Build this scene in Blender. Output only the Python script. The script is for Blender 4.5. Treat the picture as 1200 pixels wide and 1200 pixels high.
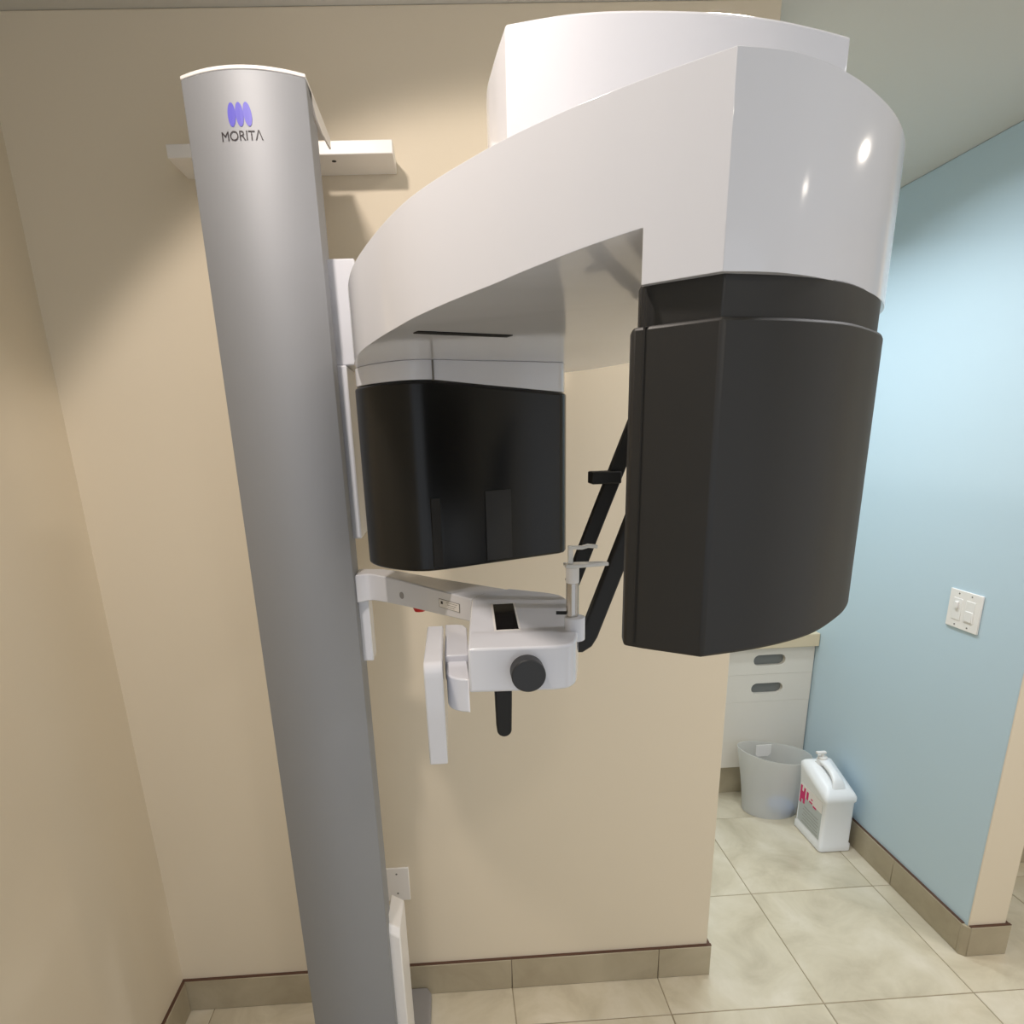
import bpy, bmesh, math
from mathutils import Vector, Matrix

for o in list(bpy.data.objects): bpy.data.objects.remove(o)
scene = bpy.context.scene
COL = scene.collection

# ------------------------------------------------------------------ camera
FPX, CX, CY = 722.3, 560.5, 719.7
PITCH, YAW, ROLL = 0.2800, 0.0360, -0.0390
CAM = Vector((-0.066, -1.526, 1.65))
fw = Vector((math.sin(YAW)*math.cos(PITCH), math.cos(YAW)*math.cos(PITCH), -math.sin(PITCH)))
r0 = Vector((math.cos(YAW), -math.sin(YAW), 0)); u0 = r0.cross(fw)
rt = r0*math.cos(ROLL) + u0*math.sin(ROLL); up = -r0*math.sin(ROLL) + u0*math.cos(ROLL)
cd = bpy.data.cameras.new('camera'); cam = bpy.data.objects.new('camera', cd); COL.objects.link(cam)
cam.matrix_world = Matrix(((rt.x, up.x, -fw.x, CAM.x), (rt.y, up.y, -fw.y, CAM.y), (rt.z, up.z, -fw.z, CAM.z), (0, 0, 0, 1)))
cd.sensor_width = 36; cd.sensor_fit = 'HORIZONTAL'; cd.lens = FPX/1200*36
cd.shift_x = (600-CX)/1200; cd.shift_y = (CY-600)/1200
cd.clip_start = 0.02
scene.camera = cam

# ------------------------------------------------------------------ world, lights, exposure
w = bpy.data.worlds.new('world'); scene.world = w; w.use_nodes = True
w.node_tree.nodes['Background'].inputs[0].default_value = (0.88, 0.93, 1.0, 1)
w.node_tree.nodes['Background'].inputs[1].default_value = 0.74
vs = scene.view_settings
vs.view_transform = 'Standard'; vs.look = 'None'; vs.gamma = 1; vs.use_curve_mapping = False; vs.exposure = 0.34

def spot(name, loc, tgt, energy, col, size, blend, radius):
    l = bpy.data.lights.new(name, 'SPOT'); l.energy = energy; l.color = col
    l.spot_size = math.radians(size); l.spot_blend = blend; l.shadow_soft_size = radius
    o = bpy.data.objects.new(name, l); COL.objects.link(o); o.location = loc
    o.rotation_euler = (Vector(tgt)-Vector(loc)).to_track_quat('-Z', 'Y').to_euler()
    return o
def disk(name, loc, size, energy, col, spread=180, rot=(0, 0, 0)):
    l = bpy.data.lights.new(name, 'AREA'); l.shape = 'DISK'; l.size = size; l.energy = energy; l.color = col
    l.spread = math.radians(spread)
    o = bpy.data.objects.new(name, l); COL.objects.link(o); o.location = loc; o.rotation_euler = rot
    return o
spot('ceiling_spotlight', (-0.36, -1.02, 2.465), (-0.0620, -0.5484, 1.6351), 26, (1.0, 0.89, 0.80), 105.5, 0.20, 0.04)
disk('wall_downlight', (0.48, -0.33, 2.478), 0.09, 2.4, (1.0, 0.92, 0.82), 150)
disk('entry_fill_light', (1.15, -0.75, 2.43), 0.09, 4.5, (0.98, 0.97, 1.0), 160)  # added fill lamp, brightens the cabinet front, floor and blue wall
disk('room_downlight', (0.55, -2.2, 2.478), 0.14, 4, (1.0, 0.90, 0.78), 150)
disk('alcove_downlight', (0.86, 0.32, 2.462), 0.16, 7.5, (0.88, 0.95, 1.0), 150)
disk('alcove_rear_downlight', (0.88, 0.92, 2.46), 0.16, 7, (0.84, 0.94, 1.0), 140)
disk('hall_downlight', (1.95, -0.55, 2.395), 0.09, 4, (1.0, 0.90, 0.78), 150)
disk('hall_rear_downlight', (2.2, -1.5, 2.395), 0.09, 4, (1.0, 0.90, 0.78), 150)

# ------------------------------------------------------------------ materials
def new_mat(name, col, rough=0.5, metal=0.0, coat=0.0, spec=0.5):
    m = bpy.data.materials.new(name); m.use_nodes = True
    b = m.node_tree.nodes['Principled BSDF']
    b.inputs['Base Color'].default_value = (*col, 1); b.inputs['Roughness'].default_value = rough
    b.inputs['Metallic'].default_value = metal; b.inputs['Coat Weight'].default_value = coat
    b.inputs['Coat Roughness'].default_value = 0.05
    b.inputs['Specular IOR Level'].default_value = spec
    return m
def srgb(r, g, b):
    f = lambda c: ((c/255+0.055)/1.055)**2.4 if c > 10 else c/255/12.92
    return (f(r), f(g), f(b))
def bump(m, scale, strength, dist=0.001, detail=3):
    nt = m.node_tree; n = nt.nodes; b = n['Principled BSDF']
    tc = n.new('ShaderNodeTexCoord'); t = n.new('ShaderNodeTexNoise'); bp = n.new('ShaderNodeBump')
    t.inputs['Scale'].default_value = scale; t.inputs['Detail'].default_value = detail
    bp.inputs['Strength'].default_value = strength; bp.inputs['Distance'].default_value = dist
    nt.links.new(tc.outputs['Object'], t.inputs['Vector']); nt.links.new(t.outputs['Fac'], bp.inputs['Height'])
    nt.links.new(bp.outputs['Normal'], b.inputs['Normal'])
def mottle(m, stops, scale, detail=6, distort=0.6, rough=0.6):
    nt = m.node_tree; n = nt.nodes; b = n['Principled BSDF']
    tc = n.new('ShaderNodeTexCoord'); t = n.new('ShaderNodeTexNoise'); cr = n.new('ShaderNodeValToRGB')
    t.inputs['Scale'].default_value = scale; t.inputs['Detail'].default_value = detail
    t.inputs['Distortion'].default_value = distort; t.inputs['Roughness'].default_value = rough
    e = cr.color_ramp.elements
    while len(e) < len(stops): e.new(0.5)
    for k, (p, c) in enumerate(stops): e[k].position = p; e[k].color = (*c, 1)
    nt.links.new(tc.outputs['Object'], t.inputs['Vector']); nt.links.new(t.outputs['Fac'], cr.inputs['Fac'])
    nt.links.new(cr.outputs['Color'], b.inputs['Base Color'])
M = {}
M['cream'] = new_mat('cream_wall_paint', srgb(224, 212, 190), 0.6); bump(M['cream'], 260, 0.12)
M['blue'] = new_mat('pale_blue_wall_paint', srgb(190, 211, 223), 0.55); bump(M['blue'], 260, 0.12)
M['ceil'] = new_mat('ceiling_paint', srgb(205, 203, 196), 0.8); bump(M['ceil'], 200, 0.1)
M['tile'] = new_mat('beige_floor_tile', srgb(205, 192, 165), 0.2)
mottle(M['tile'], [(0.30, srgb(184, 174, 152)), (0.50, srgb(203, 194, 172)), (0.70, srgb(216, 208, 190))], 5.0)
M['grout'] = new_mat('floor_grout', srgb(150, 138, 116), 0.9)
M['skirt'] = new_mat('taupe_skirting_tile', srgb(165, 152, 125), 0.4)
mottle(M['skirt'], [(0.3, srgb(160, 148, 124)), (0.7, srgb(180, 169, 145))], 5)
M['caulk'] = new_mat('brown_joint', srgb(88, 62, 48), 0.8)
M['white'] = new_mat('white_gloss_plastic', srgb(224, 225, 231), 0.09, 0, 0.0)
M['white2'] = new_mat('white_satin_plastic', srgb(236, 233, 230), 0.35)
M['silver'] = new_mat('silver_paint', srgb(150, 152, 156), 0.60, 0.4, 0, 0.35); bump(M['silver'], 900, 0.08, 0.0005)
M['black'] = new_mat('charcoal_satin_plastic', srgb(33, 32, 31), 0.5); bump(M['black'], 1200, 0.06, 0.0003)
M['gblack'] = new_mat('black_gloss_plastic', srgb(18, 18, 17), 0.26, 0, 0, 0.35)
M['seam'] = new_mat('seam_shadow_gap', srgb(20, 19, 18), 0.7)
M['rubber'] = new_mat('black_rubber', srgb(18, 17, 16), 0.6)
M['knob'] = new_mat('dark_grey_knob', srgb(46, 47, 49), 0.5)
M['chrome'] = new_mat('brushed_steel', srgb(180, 175, 168), 0.25, 1.0)
M['screen'] = new_mat('dark_display_glass', srgb(14, 9, 8), 0.12)
M['logo'] = new_mat('violet_blue_print', srgb(88, 82, 184), 0.5)
M['print'] = new_mat('black_print', srgb(45, 38, 40), 0.6)
M['grey_print'] = new_mat('grey_print', srgb(120, 118, 114), 0.6)
M['red'] = new_mat('red_button', srgb(190, 24, 26), 0.35)
M['base_grey'] = new_mat('grey_base_paint', srgb(150, 148, 148), 0.5)
M['clear'] = new_mat('clear_acrylic', (0.95, 0.95, 0.93), 0.12)
M['clear'].node_tree.nodes['Principled BSDF'].inputs['Transmission Weight'].default_value = 0.35
M['frost'] = bpy.data.materials.new('frosted_polypropylene'); M['frost'].use_nodes = True
nt = M['frost'].node_tree; nt.nodes.remove(nt.nodes['Principled BSDF'])
fd = nt.nodes.new('ShaderNodeBsdfDiffuse'); fd.inputs[0].default_value = (*srgb(234, 234, 232), 1)
ft = nt.nodes.new('ShaderNodeBsdfTranslucent'); ft.inputs[0].default_value = (*srgb(246, 245, 242), 1)
fp = nt.nodes.new('ShaderNodeBsdfTransparent'); fg = nt.nodes.new('ShaderNodeBsdfGlossy'); fg.inputs['Roughness'].default_value = 0.3
m1 = nt.nodes.new('ShaderNodeMixShader'); m2 = nt.nodes.new('ShaderNodeMixShader'); m3 = nt.nodes.new('ShaderNodeMixShader')
m1.inputs[0].default_value = 0.5; m2.inputs[0].default_value = 0.40; m3.inputs[0].default_value = 0.05
nt.links.new(fd.outputs[0], m1.inputs[1]); nt.links.new(ft.outputs[0], m1.inputs[2])
nt.links.new(m1.outputs[0], m2.inputs[1]); nt.links.new(fp.outputs[0], m2.inputs[2])
nt.links.new(m2.outputs[0], m3.inputs[1]); nt.links.new(fg.outputs[0], m3.inputs[2])
nt.links.new(m3.outputs[0], nt.nodes['Material Output'].inputs['Surface'])
M['bluebag'] = new_mat('blue_plastic', srgb(110, 165, 235), 0.5)
M['jug'] = new_mat('white_polyethylene', srgb(238, 240, 242), 0.35)
M['label'] = new_mat('label_grey', srgb(192, 199, 200), 0.5)
M['pink'] = new_mat('label_magenta', srgb(214, 36, 110), 0.5)
M['cab'] = new_mat('off_white_cabinet', srgb(226, 220, 210), 0.45)
M['slot'] = new_mat('grey_pull_recess', srgb(120, 122, 120), 0.6)
M['counter'] = new_mat('beige_countertop', srgb(216, 200, 170), 0.4)
M['plate'] = new_mat('ivory_plate', srgb(238, 234, 230), 0.4)
M['lampglass'] = new_mat('lamp_lens', (1, 0.95, 0.85), 0.4)

# ------------------------------------------------------------------ helpers
def smooth(me, ang=35):
    me.polygons.foreach_set('use_smooth', [True]*len(me.polygons))
    try: me.set_sharp_from_angle(angle=math.radians(ang))
    except Exception: pass
def obj(name, bm, mat, parent=None, bevel=0, seg=2, sm=True, ang=35):
    bmesh.ops.recalc_face_normals(bm, faces=bm.faces[:])
    me = bpy.data.meshes.new(name); bm.to_mesh(me); bm.free()
    me.materials.append(M[mat])
    if sm: smooth(me, ang)
    o = bpy.data.objects.new(name, me); COL.objects.link(o)
    if parent: attach(o, parent)
    if bevel:
        b = o.modifiers.new('bevel', 'BEVEL'); b.width = bevel; b.segments = seg; b.limit_method = 'ANGLE'
        b.angle_limit = math.radians(40); b.harden_normals = False
    return o
def origin_of(o):
    return Vector((0, 0, 0)) if o.parent else Vector(o.location)   # parts keep their meshes in world coordinates
def attach(o, parent):
    o.parent = parent; o.matrix_parent_inverse = Matrix.Translation(-origin_of(parent))
def thing(name, label, cat, loc, group=None):
    o = bpy.data.objects.new(name, None); COL.objects.link(o); o.location = loc
    o.empty_display_size = 0.05
    o['label'] = label; o['category'] = cat
    if group: o['group'] = group
    return o
def tag(o, label, cat, group=None):
    o['label'] = label; o['category'] = cat
    if group: o['group'] = group
    return o
def struct(o, label=None):
    o['kind'] = 'structure'
    if label: o['label'] = label
    return o
def add_box(bm, x0, x1, y0, y1, z0, z1):
    v = [bm.verts.new(p) for p in ((x0,y0,z0),(x1,y0,z0),(x1,y1,z0),(x0,y1,z0),(x0,y0,z1),(x1,y0,z1),(x1,y1,z1),(x0,y1,z1))]
    for f in ((0,3,2,1),(4,5,6,7),(0,1,5,4),(1,2,6,5),(2,3,7,6),(3,0,4,7)): bm.faces.new([v[i] for i in f])
    return v
def box(*a):
    bm = bmesh.new(); add_box(bm, *a); return bm
def add_prism(bm, pts, z0, z1):
    """closed outline (x,y); z0 / z1 numbers or callables of (x,y)"""
    f0 = z0 if callable(z0) else (lambda x, y: z0); f1 = z1 if callable(z1) else (lambda x, y: z1)
    lo = [bm.verts.new((x, y, f0(x, y))) for x, y in pts]; hi = [bm.verts.new((x, y, f1(x, y))) for x, y in pts]
    n = len(pts)
    bm.faces.new(lo[::-1]); bm.faces.new(hi)
    for i in range(n):
        j = (i+1) % n; bm.faces.new((lo[i], lo[j], hi[j], hi[i]))
def prism(*a):
    bm = bmesh.new(); add_prism(bm, *a); return bm
def catmull(P, n=8):
    out = []
    for i in range(len(P)-1):
        p0 = P[max(i-1, 0)]; p1 = P[i]; p2 = P[i+1]; p3 = P[min(i+2, len(P)-1)]
        for k in range(n):
            t = k/n
            out.append(tuple(0.5*((2*b)+(-a+c)*t+(2*a-5*b+4*c-d)*t*t+(-a+3*b-3*c+d)*t**3) for a, b, c, d in zip(p0, p1, p2, p3)))
    out.append(tuple(P[-1])); return out
def add_cyl(bm, c, axis, r, h, seg=32, r2=None):
    q = Vector(axis).normalized().to_track_quat('Z', 'Y'); c = Vector(c); r2 = r if r2 is None else r2
    lo = [bm.verts.new(c+q@Vector((r*math.cos(2*math.pi*i/seg), r*math.sin(2*math.pi*i/seg), 0))) for i in range(seg)]
    hi = [bm.verts.new(c+q@Vector((r2*math.cos(2*math.pi*i/seg), r2*math.sin(2*math.pi*i/seg), h))) for i in range(seg)]
    bm.faces.new(lo[::-1]); bm.faces.new(hi)
    for i in range(seg): j = (i+1) % seg; bm.faces.new((lo[i], lo[j], hi[j], hi[i]))
def cyl(*a, **k):
    bm = bmesh.new(); add_cyl(bm, *a, **k); return bm
def bar(path, wdt, dep, normal=(0, 1, 0)):
    """rectangular-section bar swept along a path; wdt in the plane across the path, dep along normal"""
    bm = bmesh.new(); N = Vector(normal).normalized(); P = [Vector(p) for p in path]; rings = []
    for i, p in enumerate(P):
        a = P[max(i-1, 0)]; b = P[min(i+1, len(P)-1)]
        if 0 < i < len(P)-1:
            t1 = (p-a).normalized(); t2 = (b-p).normalized(); t = (t1+t2).normalized(); k = 1/max(0.4, t.dot(t1))
        else: t = (b-a).normalized(); k = 1
        s = t.cross(N).normalized()*wdt*0.5*k
        rings.append([bm.verts.new(p+sx*s+sy*N*dep*0.5) for sx, sy in ((-1,-1),(1,-1),(1,1),(-1,1))])
    for a, b in zip(rings, rings[1:]):
        for i in range(4): j = (i+1) % 4; bm.faces.new((a[i], a[j], b[j], b[i]))
    bm.faces.new(rings[0][::-1]); bm.faces.new(rings[-1]); return bm
def rel(x, y): return (x+CAM.x, y+CAM.y)
def H(h): return h+CAM.z

# ------------------------------------------------------------------ the room
XL, XR, XB, CE, CA, HB = -0.945, 0.660, 1.495, 2.487, 2.402, 0.109
TS, XT, YA = 0.457, 0.049, 0.320
XE, YF, YB = 2.75, -3.10, 1.60           # east limit, front limit, alcove back
floor = struct(obj('floor', box(XL-0.1, XE, YF, YB, -0.06, -0.0015), 'grout'))
tiles = {}
k0 = math.floor((XL-XT)/TS); i0 = math.floor((-2.4-YA)/TS)
for k in range(k0, 8):
    for i in range(i0, 4):
        xa, xb_ = max(XT+k*TS+0.0015, XL), min(XT+(k+1)*TS-0.0015, XE); ya, yb = YA+i*TS+0.0015, min(YA+(i+1)*TS-0.0015, YB)
        if xb_-xa < 0.02 or yb-ya < 0.02: continue
        if ya > 0.02 and xb_ < XR-0.05: continue
        key = (round(xb_-xa, 3), round(yb-ya, 3))
        if key not in tiles:
            o = obj('floor_tile', box(0, xb_-xa, 0, yb-ya, -0.008, 0.0), 'tile', None, 0.0012, 1); tiles[key] = o.data
            bev = True
        else:
            o = bpy.data.objects.new('floor_tile', tiles[key]); COL.objects.link(o)
            b = o.modifiers.new('bevel', 'BEVEL'); b.width = 0.0012; b.segments = 1; b.limit_method = 'ANGLE'
        o.location = (xa, ya, 0); o.parent = floor
# every tile samples its own piece of the stone figure
nt = M['tile'].node_tree
oi = nt.nodes.new('ShaderNodeObjectInfo'); va = nt.nodes.new('ShaderNodeVectorMath'); va.operation = 'ADD'
sc_ = nt.nodes.new('ShaderNodeVectorMath'); sc_.operation = 'SCALE'; sc_.inputs[3].default_value = 3.7
tcn = [n for n in nt.nodes if n.type == 'TEX_COORD'][0]; txn = [n for n in nt.nodes if n.type == 'TEX_NOISE'][0]
nt.links.new(oi.outputs['Location'], sc_.inputs[0]); nt.links.new(sc_.outputs[0], va.inputs[1])
nt.links.new(tcn.outputs['Object'], va.inputs[0]); nt.links.new(va.outputs[0], txn.inputs['Vector'])

struct(obj('wall_back', box(XL-0.1, XR, 0, 0.12, 0, CE), 'cream', None, 0.003))
struct(obj('wall_left', box(XL-0.1, XL, YF, 0, 0, CE), 'cream'))
wr = obj('wall_right', box(XB, XB+0.125, 0.0, YB, 0, CA), 'blue', None, 0.004); struct(wr)
wr.data.materials.append(M['cream'])
for p in wr.data.polygons:
    if p.normal.y < -0.9 or p.normal.x > 0.9: p.material_index = 1
struct(obj('wall_alcove_back', box(XR-0.6, XB, YB-0.05, YB+0.05, 0, CE), 'blue'))
struct(obj('wall_alcove_left', box(XR-0.6, XR-0.5, 0.12, YB-0.05, 0, CE), 'cream'))
struct(obj('wall_hall', box(XB+0.125, XE, 0.40, 0.50, 0, CA), 'blue'))
we = obj('wall_east', box(XE, XE+0.1, -0.95, 0.5, 0, CA), 'cream'); struct(we)
obj('wall_pier', box(XE, XE+0.1, YF, -1.85, 0, CA), 'cream', we)
obj('wall_header', box(XE, XE+0.1, -1.85, -0.95, 2.08, CA), 'cream', we)  # unseen doorway gap, added to give the glossy shell a bright streak to reflect
struct(obj('ceiling', box(XL-0.1, XR, YF, 0.12, CE, CE+0.08), 'ceil'))
cs = bmesh.new()                         # beyond the wall end the ceiling slopes down a little, then runs level
prf_ = [(XR, CE), (XB, CA), (XE, CA), (XE, CE+0.08), (XR, CE+0.08)]
ca_ = [cs.verts.new((x, YF, z)) for x, z in prf_]; cb_ = [cs.verts.new((x, YB, z)) for x, z in prf_]
cs.faces.new(ca_); cs.faces.new(cb_[::-1])
for i in range(5): cs.faces.new((ca_[i], ca_[(i+1) % 5], cb_[(i+1) % 5], cb_[i]))
struct(obj('ceiling_alcove', cs, 'ceil', sm=False))
struct(obj('ceiling_rear', box(XR-0.6, XR, 0.12, YB, CE, CE+0.08), 'ceil'))

def skirting(name, segs, axis, face, sgn):
    """segs: list of (a,b) along the axis; face = wall plane coordinate; sgn = side it sticks out to"""
    t = 0.011
    root = None
    for a, b in segs:
        lo, hi = sorted((face, face+sgn*t))
        args = (a+0.0008, b-0.0008, lo, hi, 0.0005, HB) if axis == 'x' else (lo, hi, a+0.0008, b-0.0008, 0.0005, HB)
        if root is None: root = struct(obj(name, box(*args), 'skirt', None, 0.0015, 1))
        else: obj('skirting_tile', box(*args), 'skirt', root, 0.0015, 1)
    a, b = min(s[0] for s in segs), max(s[1] for s in segs)
    lo, hi = sorted((face, face+sgn*t*0.8))
    args = (a, b, lo, hi, HB, HB+0.0022) if axis == 'x' else (lo, hi, a, b, HB, HB+0.0022)
    obj('top_joint', box(*args), 'caulk', root)
    return root
def cuts(a, b, start, step):
    c = [a]; k = math.ceil((a-start)/step)
    while start+k*step < b-0.02:
        if start+k*step > a+0.02: c.append(start+k*step)
        k += 1
    c.append(b); return list(zip(c, c[1:]))
skirting('baseboard_back', cuts(XL, XR+0.011, XT, TS)[1:] and [(XL, XT-TS)]+cuts(XT-TS, XR+0.011, XT, TS), 'x', 0, -1)
skirting('baseboard_back_end', [(0.0, 0.12)], 'y', XR, 1)
skirting('baseboard_left', cuts(-2.4, -0.011, YA, TS), 'y', XL, 1)
skirting('baseboard_right', cuts(0.012, 0.93, YA, TS), 'y', XB, -1)
skirting('baseboard_right_end', [(XB+0.004, XB+0.136)], 'x', 0, -1)
cz = obj('corner_tile', prism([(XB-0.011, 0.012), (XB-0.011, 0.002), (XB+0.003, -0.011), (XB+0.004, 0.0), (XB, 0.0), (XB, 0.012)], 0.0005, HB), 'skirt', None)
attach(cz, bpy.data.objects['baseboard_right'])
skirting('baseboard_right_outer', [(0.0, 0.39)], 'y', XB+0.125, 1)
skirting('baseboard_hall', [(XB+0.14, XE)], 'x', 0.40, -1)

# ------------------------------------------------------------------ the x-ray unit
U = thing('dental_xray_unit', 'tall silver and white panoramic dental x-ray machine standing against the cream wall', 'x-ray machine', (-0.355, -0.25, 0))
XC, YC0, BU, HWD = -0.357, -0.388, 0.028, 0.096
def colfront(x): return YC0+BU*((x-XC)/HWD)**2
n = 20
front = [(XC-HWD+2*HWD*i/n, colfront(XC-HWD+2*HWD*i/n)) for i in range(n+1)]
ZT = 2.203
# silver front cover with short returns
sil = front+[(XC+HWD, -0.315), (XC-HWD, -0.315)]
column = obj('column', prism(sil, 0.03, ZT-0.005), 'silver', U, 0.0015, 2, ang=30)
core = [(XC-HWD+0.004, -0.3148), (XC+HWD-0.004, -0.3148), (XC+HWD-0.004, -0.265), (XC-HWD+0.004, -0.265)]
obj('column_back', prism(core, 0.03, ZT-0.03), 'silver', U, 0.002)
capo = [(x, y-0.001) for x, y in front]+[(XC+HWD, -0.15), (XC-HWD, -0.15)]
cap = obj('column_cap', prism(capo, ZT-0.005, ZT), 'white2', U, 0.001)
for s in (-1, 1):
    sk = bmesh.new()
    xs = sorted((XC+s*HWD, XC+s*(HWD-0.003)))
    v = []
    for x in xs:
        v.append([sk.verts.new((x, y, z)) for y, z in ((-0.355, ZT-0.0045), (-0.29, ZT-0.028), (-0.24, ZT-0.03), (-0.15, ZT-0.02), (-0.15, ZT-0.0045))])
    sk.faces.new(v[0]); sk.faces.new(v[1][::-1])
    for i in range(5): j = (i+1) % 5; sk.faces.new((v[0][i], v[0][j], v[1][j], v[1][i]))
    obj('cap_skirt', sk, 'white2', cap)

# printed mark: three leaning ellipses and the maker's lettering, laid on the curved cover
def ellipse_face(bm, cx, cz, a, b, tilt, off):
    vs_ = []
    for i in range(28):
        t = 2*math.pi*i/28; ex, ez = a*math.cos(t), b*math.sin(t)
        x = cx+ex*math.cos(tilt)-ez*math.sin(tilt); z = cz+ex*math.sin(tilt)+ez*math.cos(tilt)
        vs_.append(bm.verts.new((x, colfront(x)-off, z)))
    bm.faces.new(vs_)
lg = bmesh.new()
for j, dx in enumerate((-0.0122, 0.0, 0.0122)): ellipse_face(lg, -0.362+dx, 2.1395, 0.0062, 0.0160, (-0.03, 0.04, 0.09)[j], 0.0008+j*0.0001)
obj('emblem', lg, 'logo', column, sm=False)
tcv = bpy.data.curves.new('lettering', 'FONT'); tcv.body = 'MORIT\u039b'; tcv.size = 0.0185; tcv.align_x = 'CENTER'; tcv.space_character = 0.96
to = bpy.data.objects.new('tmp_text', tcv); COL.objects.link(to)
bpy.context.view_layer.update()
dg = bpy.context.evaluated_depsgraph_get()
tme = bpy.data.meshes.new_from_object(to.evaluated_get(dg)); bpy.data.objects.remove(to)
for v in tme.vertices:
    x = -0.3625+v.co.x*0.97; z = 2.1055+v.co.y; v.co = (x, colfront(x)-0.001, z)
tme.materials.clear(); tme.materials.append(M['print'])
lt = bpy.data.objects.new('lettering', tme); COL.objects.link(lt); attach(lt, column)

# foot
bp_ = [(-0.50, -0.56), (-0.215, -0.56), (-0.2, -0.545), (-0.2, -0.035), (-0.212, -0.0125), (-0.50, -0.0125)]
obj('base_plate', prism(bp_, 0.0005, 0.03), 'base_grey', U, 0.004)
fc = bmesh.new()
x0, x1 = XC+HWD-0.006, -0.236
pr_ = [(-0.335, 0.03), (-0.335, 0.545), (-0.335+0.012, 0.562), (-0.21, 0.545), (-0.205, 0.53), (-0.205, 0.03)]
a = [fc.verts.new((x0, y, z)) for y, z in pr_]; b = [fc.verts.new((x1, y, z - (0.02 if z > 0.1 else 0))) for y, z in pr_]
fc.faces.new(a); fc.faces.new(b[::-1])
for i in range(6): j = (i+1) % 6; fc.faces.new((a[i], a[j], b[j], b[i]))
obj('foot_cover', fc, 'white2', U, 0.003)

# wall bracket behind the column
br = bmesh.new(); add_box(br, -0.585, -0.1475, -0.102, -0.0008, 2.193, 2.217)
brk = obj('wall_bracket', br, 'white2', U, 0.0015)
obj('bracket_hole', cyl((-0.268, -0.072, 2.1925), (0, 0, 1), 0.0045, 0.002, 16), 'seam', brk)
obj('bracket_stem', box(-0.42, -0.30, -0.21, -0.10, 2.10, 2.1935), 'base_grey', U)

# carriage on the column's side
xs = XC+HWD
crr = obj('carriage', box(xs-0.006, -0.2165, -0.300, -0.19, 1.785, 1.961), 'white', U, 0.003)
obj('support_arm', box(-0.2165, 0.05, -0.296, -0.195, 1.868, 1.955), 'white', U, 0.003)
obj('carriage_cover', box(xs-0.006, -0.2455, -0.310, -0.20, 1.466, 1.7845), 'white', U, 0.003)

# rotating arm : outline seen from above (relative to the lens position used for measuring)
L = [(.180,.430),(.137,.462),(.091,.502),(.034,.566),(-.034,.672),(-.097,.836),(-.128,.959),(-.139,1.06),(-.115,1.16),(-.03,1.25),(.08,1.295),(.19,1.29),(.275,1.215)]
R_ = [(.275,1.215),(.33,1.10),(.385,.95),(.425,.80),(.430,.70),(.418,.64),(.400,.597),(.372,.5555),(.329,.5095),(.273,.4655),(.222,.4385),(.180,.430)]
Ls = catmull(L, 8); Rs = catmull(R_, 8)[1:-1]
outl = [rel(*p) for p in Ls+Rs]        # starts at the sharp near corner
def hu(y):                               # underside height along the arm
    yr = y-CAM.y
    T = [(.43,.1325),(.464,.130),(.504,.1248),(.552,.1187),(.633,.1145),(.70,.1125),(2,.1125)]
    for (a_, ha), (b_, hb_) in zip(T, T[1:]):
        if a_ <= yr <= b_: return H(ha+(hb_-ha)*(yr-a_)/(b_-a_))
    return H(.1125 if yr > 1 else .1325)
HT, HW = H(.214), H(.0955)
iA = min(range(0, 20), key=lambda i: abs(Ls[i][1]-.464))               # notch on the long face
iB = len(Ls)+max(i for i, p in enumerate(Rs) if p[1] > .66)           # back end of the head skirt
N = len(outl)
bm = bmesh.new()
top = [bm.verts.new((x, y, HT)) for x, y in outl]
head_idx = list(range(iB, N))+list(range(0, iA+1))
head_set = set(head_idx)
low = {}; und = {}
for i, (x, y) in enumerate(outl):
    if i in head_set: low[i] = bm.verts.new((x, y, HW))
    if i not in head_set or i in (iA, iB): und[i] = bm.verts.new((x, y, hu(y)))
A_, B_ = Vector(outl[iA]), Vector(outl[iB])
inner = [A_+Vector((.012, .022)), A_+Vector((.03, .045)), A_.lerp(B_, .5)+Vector((-.03, .04)), B_+Vector((-.05, .02)), B_+Vector((-.015, .008))]
il = [bm.verts.new((p.x, p.y, HW)) for p in inner]; iu = [bm.verts.new((p.x, p.y, hu(p.y))) for p in inner]
bm.faces.new(top)
for i in range(N):
    j = (i+1) % N
    if i in head_set and j in head_set:
        if i == iB: bm.faces.new((top[i], und[i], low[i], low[j], top[j]))
        elif j == iA: bm.faces.new((top[i], low[i], low[j], und[j], top[j]))
        else: bm.faces.new((top[i], low[i], low[j], top[j]))
    else: bm.faces.new((top[i], und[i], und[j], top[j]))
cu = [und[iA]]+iu+[und[iB]]; cl = [low[iA]]+il+[low[iB]]
for i in range(len(cu)-1): bm.faces.new((cu[i], cu[i+1], cl[i+1], cl[i]))
uf = bm.faces.new([und[i] for i in range(iA, iB+1)]+iu[::-1])
bm.faces.new([low[i] for i in head_idx]+il)
bmesh.ops.triangulate(bm, faces=[uf])
arm = obj('rotating_arm', bm, 'white', U, 0.0035, 3, ang=28)

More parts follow.
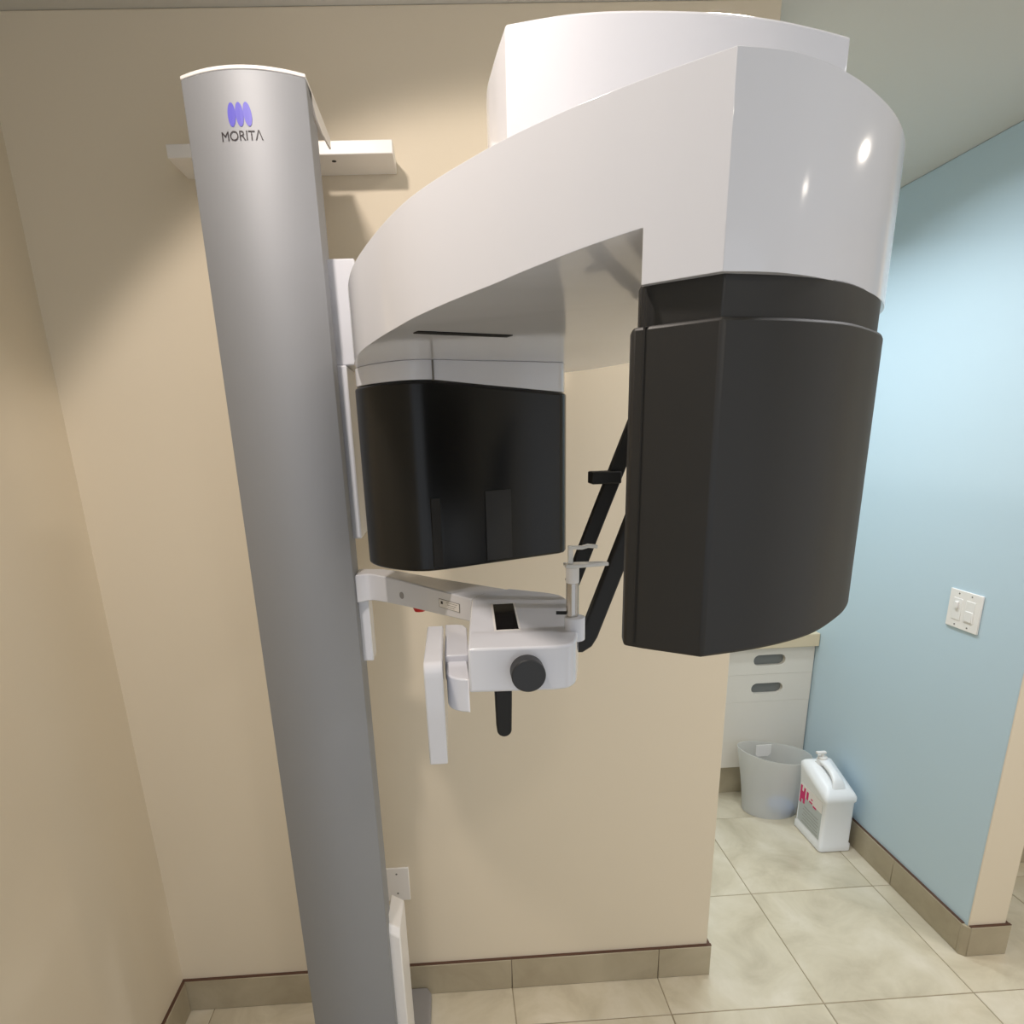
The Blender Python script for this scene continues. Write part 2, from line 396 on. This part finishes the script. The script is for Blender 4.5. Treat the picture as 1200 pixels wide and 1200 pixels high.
# x-ray head under the near end
def inset(pts, d):
    out = []; n = len(pts)
    area = sum(pts[i][0]*pts[(i+1) % n][1]-pts[(i+1) % n][0]*pts[i][1] for i in range(n)); s = 1 if area > 0 else -1
    for i in range(n):
        p0, p1, p2 = Vector(pts[i-1]), Vector(pts[i]), Vector(pts[(i+1) % n])
        e1 = (p1-p0).normalized(); e2 = (p2-p1).normalized()
        n1 = Vector((-e1.y, e1.x))*s; n2 = Vector((-e2.y, e2.x))*s
        m = n1+n2
        if m.length < 1e-6: m = n1
        m.normalize(); k = d/max(0.5, m.dot(n1)); out.append(tuple(p1+m*k))
    return out
hd = [outl[i] for i in head_idx]+[tuple(p) for p in inner]
def black_head():
    Lh = [(.133,.4665),(.145,.4565),(.1825,.4305)]
    Rh = [(.1825,.4305),(.2355,.4435),(.288,.4685),(.334,.5075),(.364,.5395),(.3875,.575),(.400,.612),(.404,.66)]
    body = Lh[:-1]+catmull(Rh, 6)
    back = [(.392,.685),(.36,.69),(.30,.655),(.22,.585),(.16,.515),(.136,.482)]
    return [rel(*p) for p in body+back]
bh = black_head()
col_ = inset(bh, 0.005)
obj('head_collar', prism(col_, H(.055), H(.1305) if False else HW+0.001), 'black', U, 0.001, ang=28)
xh = obj('xray_head', prism(bh, H(-.167), H(.0695)), 'black', U, 0.0025, 2, ang=28)
# the seam of the side strip on the inner edge
sx, sy = rel(.1395, .4612)
obj('strip_seam', prism([(sx-.0004, sy-.0008), (sx+.0006, sy-.0016), (sx+.0008, sy+.0006), (sx-.0002, sy+.0012)], H(-.162), H(.0935)), 'seam', xh)

# detector under the far end
df = [(.187,1.074),(.068,1.0185),(-.012,.981)]
dl = [(-.012,.981),(-.045,.973),(-.075,.982),(-.112,1.012),(-.138,1.048),(-.149,1.085),(-.140,1.125)]
db = [(-.10,1.16),(0.0,1.19),(.10,1.20),(.17,1.185),(.20,1.15),(.203,1.10),(.197,1.083)]
det = [rel(*p) for p in df+catmull(dl, 6)[1:]+db]
def dtop(x, y): return H(.083-0.018*max(0, min(1, (x-CAM.x+.02)/.2)))
dc = obj('detector', prism(det, H(-.205), dtop), 'gblack', U, 0.004, 3, ang=40)
nk = inset(det, 0.0025)
neck = obj('detector_neck', prism(nk, lambda x, y: dtop(x, y)+0.0015, H(.1125)-0.0002), 'white', U, 0.001, ang=40)
def onface(t, off, base=df):
    a_, b_ = Vector(rel(*df[2])), Vector(rel(*df[0])); d = (b_-a_).normalized(); nn = Vector((d.y, -d.x))
    p = a_+(b_-a_)*t+nn*off; return p
def facequad(t0, t1, z0, z1, off, th):
    p0, p1 = onface(t0, off), onface(t1, off); q0, q1 = onface(t0, off-th), onface(t1, off-th)
    return prism([tuple(p0), tuple(p1), tuple(q1), tuple(q0)], z0, z1)
# sensor window low on the detector face and the pale slot over the neck
obj('sensor_window', facequad(.335, .555, H(-.199), H(-.085), 0.0016, .003), 'black', dc)
obj('dark_stripe', facequad(-.10, -.03, H(-.199), H(-.09), 0.0008, .003), 'seam', dc)
obj('neck_seam', facequad(-.03, -.022, dtop(*rel(-.02, 1)), H(.1125)-.001, 0.0003, .004), 'grey_print', neck)
s0, s1 = Vector(rel(-.030, .735)), Vector(rel(.078, .785)); sd = (s1-s0).normalized(); sn = Vector((-sd.y, sd.x))*.007
obj('underside_slot', prism([tuple(s0-sn), tuple(s1-sn), tuple(s1+sn), tuple(s0+sn)], H(.1118), H(.1128)), 'seam', arm)

# drive housing on top of the arm
hf = catmull([(.078,.761),(.14,.746),(.201,.742),(.28,.746),(.346,.757),(.40,.772),(.455,.791)], 6)
hl = catmull([(.12,1.24),(.082,1.05),(.067,.903),(.070,.83),(.078,.761)], 6)
hs = [rel(*p) for p in hl[:-1]+hf+[(.458,.83),(.45,1.24)]]
obj('drive_housing', prism(hs, H(.2165), H(.400)), 'white', U, 0.003, 3, ang=28)

# patient support arm and console
ZA = 1.40
af = catmull([(-.261,-.345),(-.240,-.335),(-.222,-.345),(-.169,-.404),(-.1,-.492),(-.042,-.567)], 5)
ab = [(.02,-.512),(-.087,-.412),(-.171,-.325),(-.215,-.29),(-.261,-.28)]
sa = obj('chin_rest_arm', prism(af+ab, lambda x, y: 1.345+0.016*max(0, min(1, (x+.25)/.21)), ZA), 'white', U, 0.003)
obj('chin_rest_cover', box(xs-0.004, -0.241, -0.325, -0.275, 1.216, 1.3445), 'white', U, 0.002)
obj('bolt_cover', cyl((-.1665, -.4070+.0005, 1.3715), (-.82, -.57, 0) if False else (-0.77, -0.64, 0), .0065, .0012, 24), 'base_grey', sa)
obj('stop_button', cyl((-.135, -.41, 1.349), (0, 0, -1), .013, .008, 24, r2=.010), 'red', sa)
def arm_pt(t, off):
    a_, b_ = Vector((-.1, -.492)), Vector((-.042, -.567)); d = (b_-a_).normalized(); nn = Vector((d.y, -d.x)) 
    if nn.x > 0: nn = -nn
    return a_+(b_-a_)*t+nn*off
def armquad(t0, t1, z0, z1, off):
    p0, p1, q0, q1 = arm_pt(t0, off), arm_pt(t1, off), arm_pt(t0, off-.002), arm_pt(t1, off-.002)
    return prism([tuple(p0), tuple(p1), tuple(q1), tuple(q0)], z0, z1)
lbl = obj('caution_label', armquad(.08, .68, 1.371, 1.386, .0006), 'grey_print', sa)
obj('label_face', armquad(.095, .665, 1.3718, 1.3852, .0009), 'white2', lbl)
obj('label_mark', armquad(.14, .20, 1.3775, 1.3825, .0012), 'print', lbl)
for k in range(3): obj('label_line', armquad(.30+.03*k, .62-.04*k, 1.3822-.0038*k, 1.3828-.0038*k, .0012), 'grey_print', lbl)

cf = [(-.042,-.567),(-.055,-.812)]
cr_ = catmull([(.050,-.8175),(.068,-.814),(.080,-.801),(.088,-.775),(.099,-.725),(.107,-.64),(.108,-.605),(.100,-.57),(.080,-.548)], 5)
cons = obj('console', prism(cf+cr_+[(.025,-.512),(-.02,-.535)], 1.3425, ZA+.0008), 'white', U, 0.003, 3)
dsp = [(-.010,-.612),(.021,-.612),(.0155,-.742),(-.0145,-.742)]
obj('display', prism(dsp, ZA, ZA+.0016), 'screen', cons)
obj('display_frame', prism([(-.013,-.609),(.024,-.609),(.018,-.746),(-.0175,-.746)], ZA, ZA+.0012), 'white2', cons)
kb = bmesh.new(); add_cyl(kb, (.017, -.813, 1.370), (0, -1, 0), .021, .022, 40)
obj('knob', kb, 'knob', cons, 0.0015)
hb_ = bmesh.new()
prof = [(-.0125, 1.345), (.0125, 1.345), (.012, 1.30), (.0105, 1.25)]+[(.0105*math.cos(a_), 1.2475-.0105*math.sin(a_)) for a_ in [math.pi*i/10 for i in range(11)]]+[(-.0115, 1.30)]
a = [hb_.verts.new((-.0065+x, -.731, z)) for x, z in prof]; b = [hb_.verts.new((-.0065+x, -.709, z)) for x, z in prof]
hb_.faces.new(a); hb_.faces.new(b[::-1])
for i in range(len(prof)): j = (i+1) % len(prof); hb_.faces.new((a[i], a[j], b[j], b[i]))
obj('chin_lever', hb_, 'rubber', U, 0.002)

# white side plate and its curved bracket
sp = bmesh.new()
prf = [(-.653, 1.384), (-.653, 1.245), (-.808, 1.2425), (-.8165, 1.365)]+[(-.8045-.012*math.cos(a_), 1.372+.013*math.sin(a_)) for a_ in [math.pi/2*i/5 for i in range(6)]]
a = [sp.verts.new((-.1105, y, z)) for y, z in prf]; b = [sp.verts.new((-.0870, y, z)) for y, z in prf]
sp.faces.new(a); sp.faces.new(b[::-1])
for i in range(len(prf)): j = (i+1) % len(prf); sp.faces.new((a[i], a[j], b[j], b[i]))
obj('side_plate', sp, 'white', U, 0.002)
qb = [(-.055, -.735), (-.055, -.803)]+[(-.055-.0285*math.sin(a_), -.772-.031*math.cos(a_)) for a_ in [math.pi/2*i/10 for i in range(11)]]+[(-.0835, -.735)]
obj('plate_bracket', prism(qb, 1.312, 1.3575), 'white', U, 0.002)
obj('plate_mount', prism([(-.0855, -.735), (-.0855, -.59), (-.066, -.59), (-.056, -.597), (-.0515, -.612), (-.0535, -.735)], 1.330, 1.366), 'white', U, 0.002)

# bite post
pb = obj('bite_post_socket', prism([(.089+.0135*math.cos(2*math.pi*i/28), -.752+.0135*math.sin(2*math.pi*i/28)) for i in range(28)], 1.386, 1.4175), 'white', U, 0.001)
obj('bite_post', cyl((.0865, -.748, 1.4165), (0, 0, 1), .0082, .046, 28), 'chrome', U)
obj('post_sleeve', cyl((.0865, -.748, 1.4625), (0, 0, 1), .0086, .021, 28), 'white2', U, 0.001)
obj('post_screw', cyl((.066, -.742, 1.421), (1, -.2, 0), .0024, .015, 12), 'rubber', U)
obj('bite_shelf', prism([(.076,-.757),(.096,-.757),(.133,-.752),(.133,-.742),(.096,-.738),(.076,-.738)], 1.4835, 1.488), 'clear', U, 0.001)
obj('bite_stem', box(.0805, .0865, -.752, -.746, 1.488, 1.508), 'clear', U, 0.0008)
obj('bite_block', bar([(.0805,-.749,1.5095),(.098,-.749,1.5085),(.106,-.749,1.5105),(.118,-.749,1.509)], .0045, .007), 'clear', U, 0.0008)

# black head-support rods behind
YR = -.645
obj('temple_rod', bar([(.098,YR,1.343),(.118,YR,1.343),(.126,YR,1.348),(.132,YR,1.358),(.237,YR,1.640)], .0255, .018), 'rubber', U, 0.003)
obj('temple_rod', bar([(.1155,YR+.05,1.425),(.160,YR+.05,1.540),(.215,YR+.05,1.680)], .0215, .016), 'rubber', U, 0.002)
obj('rod_clip', box(.142, .186, YR+.035, YR+.066, 1.576, 1.594), 'rubber', U, 0.002)
obj('rod_joint', box(.060, .112, YR-.004, YR+.058, 1.343, 1.398), 'white', U, 0.003)

# ------------------------------------------------------------------ wall plates
t = thing('blank_outlet_cover', 'small blank ivory outlet cover on the cream wall low behind the column', 'outlet cover', (-.276, 0, .405))
pt = obj('plate', box(-.309, -.2425, -.006, -.0002, .349, .461), 'plate', t, 0.002)
for z in (.375, .441): obj('screw', cyl((-.278, -.0058, z), (0, -1, 0), .0028, .0009, 14), 'grey_print', t)
t = thing('light_switch', 'white two-gang light switch plate on the pale blue wall', 'light switch', (XB, .228, 1.08))
obj('plate', box(XB-.006, XB-.0002, .166, .288, 1.020, 1.140), 'plate', t, 0.002)
for yc, h_ in ((.252, .05), (.204, .05)):
    obj('switch_frame', box(XB-.0075, XB-.005, yc-.017, yc+.017, 1.08-.034, 1.08+.034), 'white2', t, 0.001)
obj('toggle', box(XB-.0135, XB-.006, .246, .258, 1.082, 1.104), 'white2', t, 0.002)
obj('rocker', box(XB-.0095, XB-.006, .190, .218, 1.050, 1.083), 'white2', t, 0.002)
for yc in (.252, .204):
    for z in (1.031, 1.129): obj('screw', cyl((XB-.0058, yc, z), (-1, 0, 0), .0026, .0009, 12), 'grey_print', t)

# ------------------------------------------------------------------ cabinet at the end of the alcove
YCB = .955
t = thing('drawer_cabinet', 'off-white base cabinet with two oval finger pulls at the end of the alcove', 'cabinet', (1.15, 1.2, 0))
X0, X1 = .70, XB-.002
obj('toe_kick', box(X0, X1, YCB+.02, YCB+.04, .0005, .138), 'skirt', t)
obj('body', box(X0, X1, YCB+.036, YB-.06, .138, .722), 'cab', t)
def front_with_slot(x0, x1, z0, z1, sx0, sx1, sz, sr):
    bm = bmesh.new()
    out = [(x0, z0), (x1, z0), (x1, z1), (x0, z1)]
    st = [(sx1-sr+sr*math.cos(a), sz+sr*math.sin(a)) for a in [-math.pi/2+math.pi*i/10 for i in range(11)]]+[(sx0+sr+sr*math.cos(a), sz+sr*math.sin(a)) for a in [math.pi/2+math.pi*i/10 for i in range(11)]]
    es = []; loops = []
    for L_ in (out, st):
        v = [bm.verts.new((x, YCB, z)) for x, z in L_]; loops.append(v)
        es += [bm.edges.new((v[i], v[(i+1) % len(v)])) for i in range(len(v))]
    bmesh.ops.triangle_fill(bm, edges=es, use_beauty=True)
    r = bmesh.ops.extrude_face_region(bm, geom=bm.faces[:])
    for v in r['geom']:
        if isinstance(v, bmesh.types.BMVert): v.co.y += .018
    return bm, st
for z0, z1, sz in ((.5965, .7215, .662), (.4665, .5957, .529)):
    bmf, st = front_with_slot(X0+.2, X1-.002, z0, z1, 1.222, 1.364, sz, .025)
    d = obj('drawer_front', bmf, 'cab', t, sm=False)
    obj('finger_pull', prism([(0, 0), (1, 0), (1, 1), (0, 1)], 0, 1) if False else box(1.212, 1.374, YCB+.0185, YCB+.034, sz-.03, sz+.03), 'slot', d)
obj('door', box(X0+.2, X1-.002, YCB, YCB+.018, .142, .4657), 'cab', t, 0.001)
obj('door', box(X0, X0+.197, YCB, YCB+.018, .142, .720), 'cab', t, 0.001)
tag(obj('countertop', box(X0, X1, YCB-.025, YB-.055, .7235, .782), 'counter', None, 0.003), 'beige countertop slab lying on the off-white drawer cabinet', 'countertop')

# ------------------------------------------------------------------ wastebasket
BX, BY = 1.288, .832
t = thing('wastebasket', 'frosted translucent wastebasket with curved rim in front of the drawer cabinet', 'wastebasket', (BX, BY, 0))
wb = bmesh.new(); NS, NZ = 48, 10
def bin_ring(f, inner):
    ring = []
    for i in range(NS):
        a_ = 2*math.pi*i/NS; ca, sa_ = math.cos(a_), math.sin(a_)
        rx = .118+.042*f**1.4-inner; ry = .088+.022*f**1.4-inner
        top_ = .282-.024*ca-.004*sa_+.004*math.cos(2*a_)
        z = .001+inner*1.2+(top_-.001-inner*1.2)*f
        ring.append(wb.verts.new((BX+rx*ca, BY+ry*sa_, z)))
    return ring
outer_ = [bin_ring(k/NZ, 0) for k in range(NZ+1)]; inn = [bin_ring(k/NZ, .0028) for k in range(NZ+1)]
for S in (outer_, inn):
    for a, b in zip(S, S[1:]):
        for i in range(NS): j = (i+1) % NS; wb.faces.new((a[i], a[j], b[j], b[i]))
for i in range(NS): j = (i+1) % NS; wb.faces.new((outer_[-1][i], outer_[-1][j], inn[-1][j], inn[-1][i]))
wb.faces.new(outer_[0][::-1]); wb.faces.new(inn[0])
obj('bin_shell', wb, 'frost', t, ang=50)
obj('bin_sticker', box(BX-.03, BX+.04, BY+.098, BY+.101, .205, .262), 'plate', t)
lit = bmesh.new(); add_cyl(lit, (BX+.038, BY-.022, .006), (0, 0, 1), .055, .040, 24, r2=.055)
obj('bin_residue', lit, 'bluebag', t, .01)

# ------------------------------------------------------------------ jug
JX0, JX1, JY0, JY1 = 1.332, 1.460, .515, .708
t = thing('cleaner_jug', 'white plastic pump jug with magenta label on the floor beside the blue wall', 'jug', ((JX0+JX1)/2, (JY0+JY1)/2, 0))
def rrect(x0, x1, y0, y1, r, n=5):
    p = []
    for cx, cy, s in ((x1-r, y1-r, 0), (x0+r, y1-r, 1), (x0+r, y0+r, 2), (x1-r, y0+r, 3)):
        for i in range(n+1): a_ = math.pi/2*(s+i/n); p.append((cx+r*math.cos(a_), cy+r*math.sin(a_)))
    return p
jb = bmesh.new(); secs = [(-.004, .0008, 0), (.0, .004, 0), (.0, .030, 0), (-.004, .036, 0), (-.004, .215, 0), (.001, .225, 1), (.001, .24, 1), (-.006, .252, 1), (-.020, .262, 1), (-.036, .27, 1)]
rings = []
for g, z, s in secs:
    pts = rrect(JX0-g, JX1+g, JY0-g, JY1+g, .012)
    rings.append([jb.verts.new((x, y, z+(s*.34*(y-JY0) if s else 0))) for x, y in pts])
for a, b in zip(rings, rings[1:]):
    for i in range(len(a)): j = (i+1) % len(a); jb.faces.new((a[i], a[j], b[j], b[i]))
jb.faces.new(rings[0][::-1]); jb.faces.new(rings[-1])
jo = obj('jug_body', jb, 'jug', t, ang=45)
xm = (JX0+JX1)/2
gh = bmesh.new()
P = catmull([(xm, JY0+.022, .262), (xm, JY0+.036, .292), (xm, JY0+.065, .312), (xm, JY0+.10, .324), (xm, JY0+.13, .330), (xm, JY1-.042, .322)], 6)
rg = []
for k, p in enumerate(P):
    wd = .030-.012*math.sin(math.pi*k/(len(P)-1))
    rg.append([gh.verts.new(Vector(p)+Vector((wd*math.cos(2*math.pi*i/16), 0, .012*math.sin(2*math.pi*i/16)))) for i in range(16)])
for a, b in zip(rg, rg[1:]):
    for i in range(16): j = (i+1) % 16; gh.faces.new((a[i], a[j], b[j], b[i]))
gh.faces.new(rg[0][::-1]); gh.faces.new(rg[-1])
obj('jug_handle', gh, 'jug', t, ang=60)
obj('neck', cyl((xm-.005, JY1-.05, .315), (0, 0, 1), .021, .022, 24), 'jug', t, .001)
cpn = obj('cap', cyl((xm-.005, JY1-.05, .337), (0, 0, 1), .018, .012, 24), 'white2', t, .001)
pm = bmesh.new(); add_cyl(pm, (xm-.005, JY1-.05, .349), (0, 0, 1), .006, .016, 14); add_box(pm, xm-.032, xm+.006, JY1-.057, JY1-.043, .362, .371)
obj('pump_head', pm, 'white2', t, .001)
lb = obj('jug_label', box(JX0+.0032, JX0+.0045, JY0+.02, JY1-.02, .045, .205), 'label', t)
obj('label_top', box(JX0+.0028, JX0+.0045, JY0+.02, JY1-.02, .165, .215), 'plate', lb)
for ya, yb, za, zb in ((.652, .664, .135, .205), (.664, .676, .150, .185), (.676, .688, .130, .208), (.630, .644, .165, .2), (.60, .622, .165, .172), (.572, .594, .158, .165), (.60, .612, .18, .186)):
    obj('label_print', box(JX0+.0022, JX0+.0035, ya, yb, za, zb), 'pink', lb)
for k in range(6): obj('label_text_line', box(JX0+.0026, JX0+.0035, JY0+.03+.004*(k % 3), JY1-.05-.006*(k % 2), .055+.014*k, .0562+.014*k), 'grey_print', lb)
